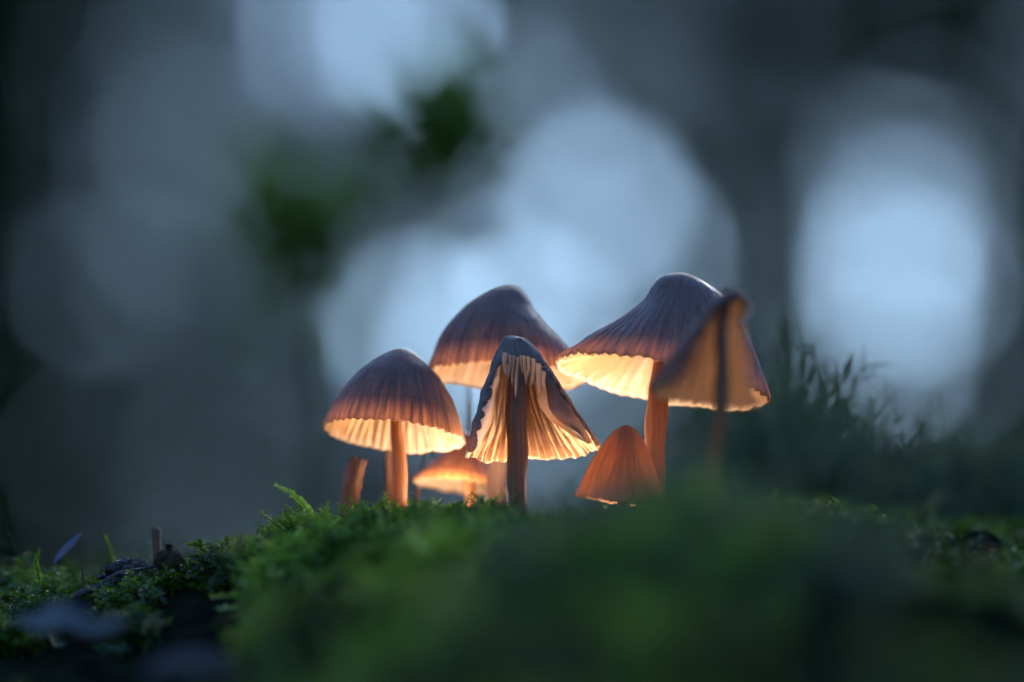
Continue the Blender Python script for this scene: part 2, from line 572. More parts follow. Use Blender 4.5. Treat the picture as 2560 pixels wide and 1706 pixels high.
def build_moss():
    protos = bpy.data.collections.new('moss_prototypes')      # never linked to the scene
    for i in range(7):
        h = [0.0055, 0.0065, 0.0075, 0.005, 0.0085, 0.006, 0.010][i]
        me = moss_shoot(20 + i, h, [34, 40, 44, 30, 48, 40, 46][i], [0.0019, 0.0021, 0.0018, 0.0023, 0.0020, 0.0024, 0.0017][i],
                        [0.3, 0.6, 0.9, 0.2, 0.7, 1.0, 0.4][i], i in (2, 5))
        protos.objects.link(bpy.data.objects.new('moss_shoot', me))
    protos_shade_toned = bpy.data.collections.new('shade_toned_moss_prototypes')
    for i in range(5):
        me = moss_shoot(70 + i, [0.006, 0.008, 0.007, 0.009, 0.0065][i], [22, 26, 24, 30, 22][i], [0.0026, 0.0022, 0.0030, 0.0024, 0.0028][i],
                        [0.3, 0.6, 0.9, 0.5, 0.8][i], False, M_MOSS_SHADE_TONED, 1.7)
        protos_shade_toned.objects.link(bpy.data.objects.new('shade_toned_moss_shoot', me))
    pts, nor, scl = [], [], []
    dark = ([], [], [])
    zones = [  # dz0, dz1, x0, x1, count
        (-0.55, -0.25, -0.14, 0.14, 9000),
        (-0.25, -0.08, -0.13, 0.13, 15000),
        (-0.08, 0.03, -0.12, 0.12, 20000),
        (0.03, 0.13, -0.13, 0.15, 9000),
        (-0.5, 0.2, -0.30, 0.30, 9000),
    ]
    for dz0, dz1, x0, x1, cnt in zones:
        for _ in range(cnt):
            x, dz = random.uniform(x0, x1), random.uniform(dz0, dz1)
            p = ground_pt(x, dz)
            if p.z < FLOOR_Z:
                continue
            e = abs(x) / 0.42
            if e > 0.6:
                continue
            g = ground_pt(x + 0.002, dz) - p
            h = ground_pt(x, dz + 0.002) - p
            n = g.cross(h).normalized()
            if n.z < 0:
                n = -n
            n = (n + Vector((0, 0, 0.8)) + Vector((random.gauss(0, .3), random.gauss(0, .3), 0))).normalized()
            bare = noise.noise((x * 35, dz * 35, 7.7))
            pxx = 1280 + x / kk(dz)
            if dz < -0.02 and pxx < 620 + 60 * noise.noise((dz * 30, 1, 2)) and noise.noise((x * 28, dz * 22, 3.3)) > -0.22:
                continue
            if dz < -0.10 and pxx > 2000 and noise.noise((x * 24, dz * 14, 6.3)) > -0.15:
                continue
            if pxx < 520 and noise.noise((x * 90, dz * 90, 8.1)) > 0.05:
                continue
            if -0.03 < dz < 0.003 and 1420 < pxx < 1690 and random.random() < 0.75:
                continue
            if 0.004 < dz < 0.026 and 1010 < pxx < 1650:
                continue            # the lamp lies here
            if bare > 0.33 and random.random() < 0.8:
                continue
            s = random.uniform(0.36, 0.68) * (1.0 + 0.25 * noise.noise((x * 40, dz * 40, 2)))
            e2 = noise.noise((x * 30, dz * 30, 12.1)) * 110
            if pxx < 560 + e2 or (pxx > 1960 + e2 and dz < 0.13 and dz > -0.06) or (pxx > 2180 + e2 and dz <= -0.06) or (dz < -0.10 and noise.noise((x * 30, dz * 25, 15.5)) > 0.38):  # shade-toned moss at both ends of the bank, random patches up front
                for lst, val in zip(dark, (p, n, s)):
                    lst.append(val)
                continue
            pts.append(p)
            nor.append(n)
            scl.append(s)
    spread('moss', 'bright green feathery moss covering the bank under the mushrooms', pts, nor, scl, protos)
    spread('shade_toned_moss', 'broad-leaved moss toned dark as shade around the husk, twig and hollows of the bank', *dark, protos_shade_toned)


def spread(name, label, pts, nor, scl, protos):
    me = bpy.data.meshes.new(name)
    me.from_pydata([tuple(p) for p in pts], [], [])
    a = me.attributes.new('nrm', 'FLOAT_VECTOR', 'POINT')
    a.data.foreach_set('vector', np.array([tuple(n) for n in nor], dtype=np.float32).ravel())
    b = me.attributes.new('scl', 'FLOAT', 'POINT')
    b.data.foreach_set('value', np.array(scl, dtype=np.float32))
    ob = bpy.data.objects.new(name, me)
    col.objects.link(ob)
    me.materials.append(M_MOSS)
    ob['kind'] = 'stuff'
    tag(ob, label, 'moss')
    ng = bpy.data.node_groups.new('moss_spread', 'GeometryNodeTree')
    ng.interface.new_socket('Geometry', in_out='INPUT', socket_type='NodeSocketGeometry')
    ng.interface.new_socket('Geometry', in_out='OUTPUT', socket_type='NodeSocketGeometry')
    gi, go = ng.nodes.new('NodeGroupInput'), ng.nodes.new('NodeGroupOutput')
    inst = ng.nodes.new('GeometryNodeInstanceOnPoints')
    ci = ng.nodes.new('GeometryNodeCollectionInfo')
    ci.inputs['Collection'].default_value = protos
    ci.inputs['Separate Children'].default_value = True
    ci.inputs['Reset Children'].default_value = True
    na = ng.nodes.new('GeometryNodeInputNamedAttribute')
    na.data_type = 'FLOAT_VECTOR'
    na.inputs['Name'].default_value = 'nrm'
    sa = ng.nodes.new('GeometryNodeInputNamedAttribute')
    sa.data_type = 'FLOAT'
    sa.inputs['Name'].default_value = 'scl'
    al = ng.nodes.new('FunctionNodeAlignRotationToVector')
    al.axis = 'Z'
    rr = ng.nodes.new('FunctionNodeRandomValue')
    rr.data_type = 'FLOAT'
    rr.inputs[2].default_value = 0.0
    rr.inputs[3].default_value = 6.283
    rot = ng.nodes.new('FunctionNodeRotateRotation')
    rot.rotation_space = 'LOCAL'
    e2r = ng.nodes.new('FunctionNodeEulerToRotation')
    cx = ng.nodes.new('ShaderNodeCombineXYZ')
    L = ng.links.new
    L(gi.outputs[0], inst.inputs['Points'])
    L(ci.outputs[0], inst.inputs['Instance'])
    inst.inputs['Pick Instance'].default_value = True
    L(na.outputs[0], al.inputs['Vector'])
    L(rr.outputs[1], cx.inputs['Z'])
    L(cx.outputs[0], e2r.inputs[0])
    L(al.outputs[0], rot.inputs[0])
    L(e2r.outputs[0], rot.inputs[1])
    L(rot.outputs[0], inst.inputs['Rotation'])
    L(sa.outputs[0], inst.inputs['Scale'])
    L(inst.outputs[0], go.inputs[0])
    md = ob.modifiers.new('spread', 'NODES')
    md.node_group = ng
    return ob


build_moss()
build_wiry_moss()

# ------------------------------------------------------------------ forest behind
GAPS = [  # openings through the foliage: column and row of the centre, half sizes, how open
    (835, 60, 56, 125, 1), (1005, 75, 60, 115, 1), (920, 205, 58, 42, 1), (925, 60, 40, 70, 1), (780, 150, 24, 40, 1), (1050, 180, 24, 36, 1), (900, -90, 90, 36, 1),
    (2230, 700, 76, 120, 1), (2270, 545, 60, 80, 1), (2140, 850, 60, 70, 1), (2235, 420, 50, 60, 1), (2350, 680, 45, 85, 1), (2130, 590, 50, 60, 1), (2230, 880, 60, 60, 1),
    (2050, 620, 38, 60, 1), (2410, 560, 38, 60, 1), (2000, 760, 32, 36, 1), (2450, 740, 38, 50, 1), (2390, 840, 36, 36, 1), (2060, 500, 30, 30, 1), (2110, 420, 32, 36, 1), (2330, 400, 34, 44, 1), (2300, 300, 28, 30, 1),
    (330, 490, 56, 52, 1), (345, 290, 38, 36, 1), (265, 720, 42, 42, 1), (420, 770, 24, 24, 1), (480, 330, 20, 20, 1),
    (1500, 510, 70, 75, 1), (1415, 640, 46, 46, 1), (1590, 620, 46, 56, 1), (1370, 420, 34, 34, 1), (1570, 400, 34, 38, 1), (1650, 730, 38, 38, 1),
    (1040, 820, 100, 64, 1), (1190, 850, 84, 60, 1), (950, 740, 60, 46, 1), (1220, 730, 50, 38, 1), (1130, 960, 54, 36, 1), (1330, 800, 54, 54, 1),
    (960, 1040, 46, 34, 1), (1110, 1080, 54, 34, 1), (1400, 1000, 54, 44, 1),
    (2040, 960, 40, 40, 1), (2350, 930, 50, 44, 1), (2500, 50, 64, 50, 1), (2220, 1060, 54, 44, 1), (1950, 800, 34, 34, 1),
    (1280, 270, 38, 38, 1)]
_gr = random.Random(5)
for _ in range(40):     # many small chinks scattered through the leaves
    _r = _gr.uniform(13, 24)
    _x, _y = _gr.uniform(150, 2560), _gr.uniform(-200, 1000)
    if _x < 750 or _gr.random() < 0.1:
        continue
    GAPS.append((_x, _y, _r, _r * _gr.uniform(0.7, 1.2), 1))
SHADE = [(-150, 100, 380, 900, 0.97), (150, 1250, 700, 420, 0.99), (150, -150, 420, 260, 0.9), (1860, 150, 150, 420, 0.6), (700, 560, 160, 160, 0.5), (2640, 700, 110, 500, 0.6)]


def sky_share(px, py):
    """how open the foliage is in that direction (0 closed, 1 open)"""
    s = np.full(px.shape, 0.010)
    for cx, cy, sx, sy, a in SHADE:
        q = ((px - cx) / sx) ** 2 + ((py - cy) / sy) ** 2
        s *= 1 - a * np.exp(-q ** 2 * 0.7)
    for cx, cy, sx, sy, a in GAPS:
        wob = 1 + 0.25 * np.sin(np.arctan2(py - cy, px - cx) * 3 + cx)
        q = (((px - cx) / sx) ** 2 + ((py - cy) / sy) ** 2) * 1.35
        s = np.where(q < wob, np.maximum(s, a), s)
    return np.clip(s, 0.004, 1.0)


def build_shrubs():
    bounds = [(-1200, -250), (-250, 620), (620, 1330), (1330, 1830), (1830, 2620), (2620, 3700)]
    labels = ['dark closed shrub beyond the bare left end of the bank',
              'dark out of focus shrub with dim pale gaps behind the seed husk',
              'out of focus shrub with a large sky gap above the leaning round-capped mushroom',
              'blurred blue-grey shrub behind the tallest wide mushroom',
              'blurred shrub opened by a tall bright sky gap above the wiry moss hump',
              'dark blurred shrub closing the view beyond the wiry moss hump']
    for i, (x0, x1) in enumerate(bounds):
        D0 = [8.6, 9.0, 9.6, 10.2, 9.4, 8.8][i]
        dzc = D0 - FOCUS
        k = kk(dzc)
        base = P((x0 + x1) / 2, 900, dzc)
        base.z = FLOOR_Z
        root = thing('shrub', labels[i], 'shrub', base, 'shrubs at the wood edge behind the bank')
        leaf_l, leaf_w = 0.024, 0.016
        area_px = (leaf_l * leaf_w * 0.5 * 0.62) / (k * k)
        y0, y1 = -900, 2100
        dmax = -math.log(0.004) / area_px
        tot = int((x1 - x0) * (y1 - y0) * dmax)
        cand = rng.random((tot, 3))
        px, py = x0 + cand[:, 0] * (x1 - x0), y0 + cand[:, 1] * (y1 - y0)
        keep = cand[:, 2] * dmax < -np.log(sky_share(px, py)) / area_px
        px, py = px[keep], py[keep]
        n = len(px)
        dd = rng.uniform(-0.45, 0.45, n)
        org = np.array(CAM + float(FOCUS + dzc) * FWD)
        c = org + ((px - 1280) * k)[:, None] * np.array(RIGHT) - ((py - 853) * k)[:, None] * np.array(UP) + dd[:, None] * np.array(FWD)
        d = rng.normal(size=(n, 3)); d[:, 2] -= 0.4
        d /= np.linalg.norm(d, axis=1)[:, None]
        e = rng.normal(size=(n, 3)); e -= (e * d).sum(1)[:, None] * d
        e /= np.linalg.norm(e, axis=1)[:, None]
        nn = np.cross(d, e)
        sc = rng.uniform(0.7, 1.3, n)[:, None]
        L, W = leaf_l * sc, leaf_w * sc * 0.5
        verts = np.stack([c - d * L * 0.5, c + e * W + nn * L * 0.06, c + d * L * 0.5, c - e * W + nn * L * 0.06], 1).reshape(-1, 3)
        verts -= np.array(base)
        me = bpy.data.meshes.new('crown')
        me.vertices.add(4 * n); me.loops.add(4 * n); me.polygons.add(n)
        me.vertices.foreach_set('co', verts.astype(np.float32).ravel())
        me.loops.foreach_set('vertex_index', np.arange(4 * n, dtype=np.int32))
        me.polygons.foreach_set('loop_start', np.arange(0, 4 * n, 4, dtype=np.int32))
        me.materials.append(M_LEAF)
        me.update(calc_edges=True)
        ob = bpy.data.objects.new('crown', me)
        col.objects.link(ob)
        ob.parent = root
        V, F, U = [], [], []
        for b in range(7):
            top = Vector((random.uniform(-.45, .45) * (x1 - x0) * k, random.uniform(-.3, .3), random.uniform(1.6, 3.2)))
            mid = Vector((top.x * 0.45, top.y * 0.5, top.z * 0.5 + random.uniform(-.1, .2)))
            pp = [Vector(q) for q in catmull([(0.04 * b - 0.1, 0, -0.03), tuple(mid * 0.5 + Vector((0.03, 0, 0))), tuple(mid), tuple(top)], 12)]
            v, f, u = tube([base + q for q in pp], [0.022 * (1 - 0.8 * j / 11) for j in range(12)], 6)
            o = len(V)
            V += v; U += u
            F += [tuple(o + z for z in q) for q in f]
        mesh_obj('branches', V, F, M_BARK, root, U, origin=base)


build_shrubs()


def build_far_wood():
    """the wood edge goes on to both sides of the shrubs as one mass of leaves"""
    n = 52000
    side = np.where(rng.random(n) < 0.5, -1.0, 1.0)
    az = side * np.radians(rng.uniform(7.5, 62, n))
    r = 10.6 + rng.uniform(-0.8, 0.8, n)
    z = FLOOR_Z + 3.3 * rng.random(n) ** 1.1 + 0.35 * np.sin(az * 21)
    lump = np.sin(az * 60 + z * 3) + np.sin(az * 143 - z * 7)
    keep = lump < 1.35
    az, r, z = az[keep], r[keep], z[keep]
    n = len(az)
    c = np.stack([CAM.x + r * np.sin(az), CAM.y + r * np.cos(az), np.maximum(z, FLOOR_Z + 0.05)], 1)
    d = rng.normal(size=(n, 3)); d /= np.linalg.norm(d, axis=1)[:, None]
    e = rng.normal(size=(n, 3)); e -= (e * d).sum(1)[:, None] * d; e /= np.linalg.norm(e, axis=1)[:, None]
    verts = np.stack([c - d * .06, c + e * .042, c + d * .06, c - e * .042], 1).reshape(-1, 3)
    me = bpy.data.meshes.new('far_wood')
    me.vertices.add(4 * n); me.loops.add(4 * n); me.polygons.add(n)
    me.vertices.foreach_set('co', verts.astype(np.float32).ravel())
    me.loops.foreach_set('vertex_index', np.arange(4 * n, dtype=np.int32))
    me.polygons.foreach_set('loop_start', np.arange(0, 4 * n, 4, dtype=np.int32))
    me.materials.append(M_LEAF)
    me.update(calc_edges=True)
    ob = bpy.data.objects.new('far_wood', me)
    col.objects.link(ob)
    ob['kind'] = 'stuff'
    tag(ob, 'dark leafy wood edge closing off both sides beyond the shrubs', 'wood')


build_far_wood()


def build_trunk(px, D, w, label, seed):
    base = P(px, 900, D - FOCUS)
    base.z = FLOOR_Z
    root = thing('tree', label, 'tree', base, 'tree trunks behind the shrubs')
    H = 7.0
    pts = [base + Vector((0.10 * math.sin(i * 0.5 + seed), 0, -0.05 + H * i / 17)) for i in range(18)]
    v, f, u = tube(pts, [w * (1.25 if i == 0 else 1.0) * (1 - 0.03 * i) for i in range(18)], 18, 0.12, seed)
    mesh_obj('trunk', v, f, M_BARK, root, u, origin=base)
    V, F, U = [], [], []
    rs = random.Random(seed)
    for b in range(9):
        z = rs.uniform(3.5, 6.6)
        a = rs.uniform(0, 2 * PI)
        L = rs.uniform(1.0, 2.0)
        s = base + Vector((0, 0, z))
        pp = [s + Vector((math.cos(a) * L * t, math.sin(a) * L * t, 0.6 * L * t ** 1.3)) for t in np.linspace(0, 1, 8)]
        vv, ff, uu = tube(pp, [w * 0.3 * (1 - 0.85 * i / 7) for i in range(8)], 6)
        o = len(V); V += vv; U += uu; F += [tuple(o + q for q in g) for g in ff]
    mesh_obj('limbs', V, F, M_BARK, root, U, origin=base)
    n = 2600
    c = np.array(base) + np.array([0, 0, 6.3]) + rng.normal(size=(n, 3)) * np.array([1.3, 1.1, 1.0])
    c[:, 2] = np.maximum(c[:, 2], 3.6)
    d = rng.normal(size=(n, 3)); d /= np.linalg.norm(d, axis=1)[:, None]
    e = rng.normal(size=(n, 3)); e -= (e * d).sum(1)[:, None] * d; e /= np.linalg.norm(e, axis=1)[:, None]
    verts = np.stack([c - d * .07, c + e * .04, c + d * .07, c - e * .04], 1).reshape(-1, 3)
    mesh_obj('crown', verts, [(4 * i, 4 * i + 1, 4 * i + 2, 4 * i + 3) for i in range(n)], M_LEAF, root, smooth=False, origin=base)


build_trunk(-60, 12.5, 0.17, 'dark blurred trunk beyond the bare left end of the bank', 3)
build_trunk(1860, 13.0, 0.075, 'slim dark blurred trunk behind the tallest wide mushroom', 5)
build_trunk(2640, 12.0, 0.10, 'dark blurred trunk beyond the wiry moss hump', 8)


def leafy_sprig(name, label, base_px, targets, dz, leaf, seed, spread, mat=M_SPRIG):
    """thin stem from the moss with tufts of narrow leaves at the given pixels"""
    rs = random.Random(seed)
    base = ground_pt((base_px - 1280) * kk(dz), dz)
    root = thing(name, label, 'seedling', base)
    V, F, U = [], [], []
    for (tx, ty, cnt) in targets:
        tip = P(tx, ty, dz)
        mid = base.lerp(tip, 0.55) + Vector((0.004, 0, 0.012))
        pp = catmull([tuple(base), tuple(mid), tuple(tip)], 14)
        v, f, u = tube([Vector(q) for q in pp], [0.00035 * (1 - 0.4 * i / 13) for i in range(14)], 6)
        o = len(V); V += v; U += u; F += [tuple(o + q for q in g) for g in f]
        for i in range(cnt):
            a = rs.uniform(0, 2 * PI)
            el = rs.uniform(-0.6, 1.2)
            d = Vector((math.cos(a) * math.cos(el), math.sin(a) * math.cos(el), math.sin(el)))
            s = d.cross(Vector((0, 0, 1))).normalized()
            u3 = s.cross(d)
            L = leaf * rs.uniform(0.7, 1.25)
            w = L * 0.22
            c = tip + Vector((rs.gauss(0, spread), rs.gauss(0, spread), rs.gauss(0, spread)))
            v = [c, c + d * L * .35 + s * w + u3 * L * .07, c + d * L * .35 - s * w + u3 * L * .07,
                 c + d * L * .7 + s * w * .75 + u3 * L * .05, c + d * L * .7 - s * w * .75 + u3 * L * .05, c + d * L - u3 * L * .05,
                 c + d * L * .35, c + d * L * .7]
            mesh_obj('leaf', v, [(0, 1, 6), (0, 6, 2), (1, 3, 7, 6), (6, 7, 4, 2), (3, 5, 7), (7, 5, 4)], mat, root, origin=base)
    mesh_obj('stem', V, F, mat, root, U, origin=base)


leafy_sprig('seedling', 'blurred green leaf tuft on a thin stem against the large pale sky gap', 1190, [(1050, 300, 34), (1125, 385, 34)], 0.68, 0.0175, 4, 0.0045)
leafy_sprig('seedling', 'blurred dark green leafy seedling rising behind the leftmost round-capped mushroom', 800, [(680, 560, 30), (775, 625, 28), (775, 720, 12)], 0.68, 0.0175, 9, 0.0045)

# ------------------------------------------------------------------ mushrooms
def prof_fn(pts):
    """smooth profile: arc fraction t -> (r, h), both 0..1"""
    s = catmull(pts, 160)
    s[:, 0] = np.maximum.accumulate(np.clip(s[:, 0], 0, 2))
    seg = np.hypot(np.diff(s[:, 0]), np.diff(s[:, 1]))
    a = np.concatenate([[0], np.cumsum(seg)]); a /= a[-1]
    return lambda t: (float(np.interp(t, a, s[:, 0])), float(np.interp(t, a, s[:, 1])))


class Cap:
    def __init__(self, center, hw, height, tilt, view, dz, profL, profR=None, skew=0.0, ngill=36, seed=0, ridge=0.020, lip=0.02, wave=0.02, torn=None, gill_depth=0.17, rough=0.006, flesh=None):
        self.__dict__.update(locals())
        self.flesh = flesh or M_GILL
        self.k = kk(dz)
        self.C = P(center[0], center[1], dz)
        t = R(tilt); v = R(view)
        self.X = math.cos(t) * RIGHT - math.sin(t) * UP
        img_up = math.sin(t) * RIGHT + math.cos(t) * UP
        self.Z = math.cos(v) * img_up + math.sin(v) * FWD
        self.Y = self.Z.cross(self.X)
        self.pl = prof_fn(profL)
        self.pr = prof_fn(profR) if profR else self.pl

    def rh(self, t, az):
        w = 0.5 + 0.5 * math.cos(az)
        r0, h0 = self.pl(t); r1, h1 = self.pr(t)
        return r0 * (1 - w) + r1 * w, h0 * (1 - w) + h1 * w

    def local(self, t, az, drop=0.0, shrink=1.0):
        """point on the outer skin, moved down/inwards by drop (fraction of half width)"""
        r, h = self.rh(t, az)
        f = t ** 2.2
        rm = 0.35 + 1.3 * abs(noise.noise((math.cos(az) * 4 + 9, math.sin(az) * 4, self.seed * 2.2)))
        r *= 1 + self.ridge * rm * 1.3 * f * math.cos(self.ngill * az)
        nz = noise.noise((math.cos(az) * 1.6 + self.seed * 3.1, math.sin(az) * 1.6, self.seed))
        nz2 = noise.noise((math.cos(az) * 5 + self.seed * 1.7, math.sin(az) * 5, self.seed + 4))
        r *= 1 + self.wave * f * (nz * 1.6 + nz2)
        h += -self.wave * f * (nz * 1.4 + 1.4 * nz2) + 0.5 * self.ridge * (t ** 6) * math.cos(self.ngill * az)
        h += self.lip * max(0, (t - 0.93) / 0.07) ** 2 * -1
        lump = noise.fractal((math.cos(az) * r * 5 + self.seed, math.sin(az) * r * 5, h * 5), 0.8, 2.2, 4)
        r += self.rough * lump * min(1, t * 5)
        h += self.rough * lump * 0.6
        hw = self.hw * self.k
        H = self.height * self.k
        r *= shrink
        p = self.X * (r * hw * math.cos(az)) + self.Y * (r * hw * math.sin(az)) + self.Z * (h * H - drop * hw)
        p += self.X * (self.skew * self.k * h)
        return self.C + p

    def build(self, root, mat, base, gills=True, gill_rng=None):
        nt, na = 46, 160 if self.torn is None else 140
        V, U, TH = [], [], []
        idx = []
        apex = self.local(0.0, 0.0)
        V.append(apex); U.append((0.5, 0.0)); TH.append(1.0)
        ts = [0.03 + 0.97 * (i / (nt - 1)) ** 0.92 for i in range(nt)]
        for t in ts:
            row = []
            if self.torn is None:
                for j in range(na):
                    az = 2 * PI * j / na
                    row.append(len(V)); V.append(self.local(t, az)); U.append((j / na, t)); TH.append(1.0 - 0.72 * t)
                row.append(row[0])
            else:
                a0, a1, closed = self.torn(t)
                for j in range(na + 1):
                    if closed and j == na:
                        row.append(row[0]); break
                    az = a0 + (a1 - a0) * j / na
                    p = self.local(t, az)
                    if not closed:      # ragged, slightly curling torn edges
                        for e in (j, na - j):
                            if e < 8:
                                p = p - self.Y * 0.0 + (self.Z * 0.0007 * noise.noise((t * 23, e, self.seed)) + (self.C - p) * 0.05 * noise.noise((t * 16, j * 0.01, 2 + self.seed)) - self.Y * 0.0006 * noise.noise((t * 30, 1, self.seed))) * (1 - e / 8)
                    row.append(len(V)); V.append(p); U.append((az / (2 * PI), t)); TH.append(1.0 - 0.72 * t)
            idx.append(row)
        F = []
        for j in range(na):
            F.append((0, idx[0][j], idx[0][j + 1]))
        for i in range(nt - 1):
            for j in range(na):
                q = (idx[i][j], idx[i + 1][j], idx[i + 1][j + 1], idx[i][j + 1])
                if len(set(q)) == 4:
                    F.append(q)
                elif len(set(q)) == 3:
                    F.append(tuple(dict.fromkeys(q)))
        cap = mesh_obj('cap', V, F, mat, root, U, origin=base)
        cap.data.materials.append(self.flesh)
        vg = cap.vertex_groups.new(name='thickness')
        for lev in range(21):
            ids = [i for i, th in enumerate(TH) if round(th * 20) == lev]
            if ids:
                vg.add(ids, lev / 20, 'REPLACE')
        so = cap.modifiers.new('flesh', 'SOLIDIFY')
        so.thickness = 0.075 * self.hw * self.k
        so.offset = -1
        so.vertex_group = 'thickness'
        so.material_offset = 1
        if gills:
            self.add_gills(cap, base, gill_rng)
        return cap

    def add_gills(self, cap, base, gill_rng):
        ns = 11
        rs = random.Random(self.seed)
        for g in range(self.ngill):
            az = 2 * PI * (g + 0.5) / self.ngill + rs.uniform(-0.02, 0.02)
            if gill_rng and not gill_rng(az):
                continue
            t0 = 0.20 if g % 2 == 0 else 0.42
            V, U = [], []
            for i in range(ns + 1):
                f = i / ns
                t = t0 + (0.995 - t0) * f
                top = self.local(t, az, 0.012, 0.985)
                dep = self.gill_depth * (math.sin(PI * min(1, f * 0.92 + 0.06)) ** 0.8) * (0.8 + 0.2 * rs.random() * 0.3)
                sway = 0.012 * self.hw * self.k * math.sin(f * 6 + g * 1.7)
                side = (-math.sin(az)) * self.X + math.cos(az) * self.Y
                r, h = self.rh(t, az)
                inward = -(self.X * math.cos(az) + self.Y * math.sin(az)) * dep * 0.75 * self.hw * self.k
                V += [top, top - self.Z * dep * 0.7 * self.hw * self.k + inward + side * sway]
                U += [(0.0, t), (1.0, t)]
            F = [(2 * i, 2 * i + 2, 2 * i + 3, 2 * i + 1) for i in range(ns)]
            mesh_obj('gill', V, F, self.flesh, cap, U, origin=base)


def stem(root, pts, r0, r1, dz, mat, base, seed, name='stem', nseg=22, top_dz=None, ragged=0):
    n = 34
    q = catmull(pts, n)
    k = kk(dz)
    P3 = [P(a, b, dz + ((top_dz - dz) * (i / (n - 1)) ** 1.3 if top_dz is not None else 0)) for i, (a, b) in enumerate(q)]
    rad = [k * (r0 + (r1 - r0) * i / (n - 1)) for i in range(n)]
    for i in range(n):
        P3[i] = P3[i] + RIGHT * (k * 5 * noise.noise((i * 0.16, seed, 0.3)) * min(1, i / 6))
        rad[i] *= 1 + 0.10 * noise.noise((i * 0.22, seed, 7.7))
    v, f, u = tube(P3, rad, nseg, 0.16, seed, 0.022)
    if ragged:
        for j in range(nseg):
            for rr, am in ((n - 1, 1.0), (n - 2, 0.6)):
                v[rr * nseg + j] = v[rr * nseg + j] + UP * (k * ragged * am * noise.noise((math.cos(j / nseg * 2 * PI) * 2.3, math.sin(j / nseg * 2 * PI) * 2.3, seed)))
        v[-1] = v[-1] - UP * k * 22
    return mesh_obj(name, v, f, mat, root, u, origin=base)


def mushroom(label, cap, capmat, stem_pts, r0, r1, stemmat, seed, sdz=None, **kw):
    dz = cap.dz if sdz is None else sdz
    base = P(stem_pts[0][0], stem_pts[0][1], dz)
    root = thing('mushroom', label, 'mushroom', base, 'mushrooms on the mossy bank')
    c = cap.build(root, capmat, base, **kw)
    stem(root, stem_pts, r0, r1, dz, stemmat, base, seed, top_dz=cap.dz + math.sin(R(cap.view)) * cap.height * cap.k * 0.9)
    return root, c, base


# leftmost, rounded
capA = Cap((984, 1084), 178, 218, 6, 13, 0.016, [(0, 1), (.10, .985), (.28, .90), (.56, .70), (.80, .42), (.94, .14), (1, 0)], ngill=46, seed=1)
mushroom('small round-capped brown mushroom with a glowing underside beside the snapped stem', capA, M_CAP,
         [(1003, 1325), (1001, 1240), (995, 1120), (989, 1010), (984, 905)], 19, 14, M_STEM_ORANGE, 1)
# back middle
capB = Cap((1268, 938), 197, 228, 3, 11, 0.028, [(0, 1), (.10, .985), (.28, .92), (.59, .72), (.85, .42), (.95, .16), (1, 0)],
           [(0, 1), (.10, .97), (.20, .87), (.33, .70), (.55, .50), (.76, .31), (.92, .1), (1, 0)], ngill=46, seed=2)
mushroom('humped brown mushroom standing behind the torn mushroom', capB, M_CAP,
         [(1240, 1325), (1240, 1200), (1246, 1060), (1258, 900), (1268, 770)], 26, 20, M_STEM_GREY, 2)
# low orange one at the back
capF = Cap((1150, 1212), 118, 135, 6, 9, 0.036, [(0, 1), (.15, .93), (.38, .64), (.7, .28), (1, 0)], ngill=30, seed=3)
mushroom('low reddish orange mushroom tucked behind the paler stem', capF, M_CAP_ORANGE,
         [(1180, 1345), (1178, 1270), (1168, 1180), (1162, 1110)], 15, 12, M_STEM_ORANGE, 3)
# big one on the right
capD = Cap((1657, 950), 272, 277, 11, 11, 0.008, [(0, 1), (.12, .97), (.235, .875), (.34, .65), (.525, .45), (.72, .27), (.9, .09), (1, 0)],
           [(0, 1), (.2, .957), (.49, .79), (.74, .47), (.91, .17), (1, 0)], ngill=54, seed=4, ridge=0.022)
mushroom('largest brown mushroom with a wide flaring ribbed cap and lit gills', capD, M_CAP,
         [(1630, 1330), (1636, 1200), (1640, 1080), (1648, 980), (1675, 840), (1700, 725)], 26, 27, M_STEM_ORANGE, 4)


# torn mushroom in sharp focus
def torn_c(t):
    a, b = R(-18), R(-150)          # right and left edges of the tear (front is -90)
    mid = R(-70)
    jag = 0.10 * noise.noise((t * 26, 3.3, 0)) + 0.05 * noise.noise((t * 70, 1.3, 0))
    jag2 = 0.16 * noise.noise((t * 17, 8.3, 0)) + 0.07 * noise.noise((t * 60, 5.3, 0))
    w = min(1.0, max(0.0, (t - 0.30) / 0.09))
    if w <= 0:
        return mid, mid + 2 * PI, True
    lo = mid + (a - mid) * w ** 0.7 * (0.62 + 0.38 * min(1, (t - 0.3) / 0.5)) + jag * w
    hi = mid + (b - mid) * w ** 0.7 * (0.85 + 0.15 * t) + jag2 * w
    return lo, hi + 2 * PI, False


capC = Cap((1330, 1121), 168, 288, -3, 9, 0.0, [(0, 1), (.12, .985), (.21, .94), (.29, .86), (.43, .73), (.66, .43), (.84, .2), (1, 0)],
           skew=-32, ngill=54, seed=5, torn=torn_c, gill_depth=0.20, rough=0.024, ridge=0.009)


def gr_c(az):
    d = math.degrees(az) % 360
    return not (212 < d < 340)


rootC, cC, baseC = mushroom('dark mushroom with its cap torn open in front, showing the stem inside', capC, M_CAP_GREY,
                            [(1292, 1330), (1293, 1200), (1294, 1060), (1298, 940), (1302, 870)], 27, 25, M_STEM, 5, gill_rng=gr_c)
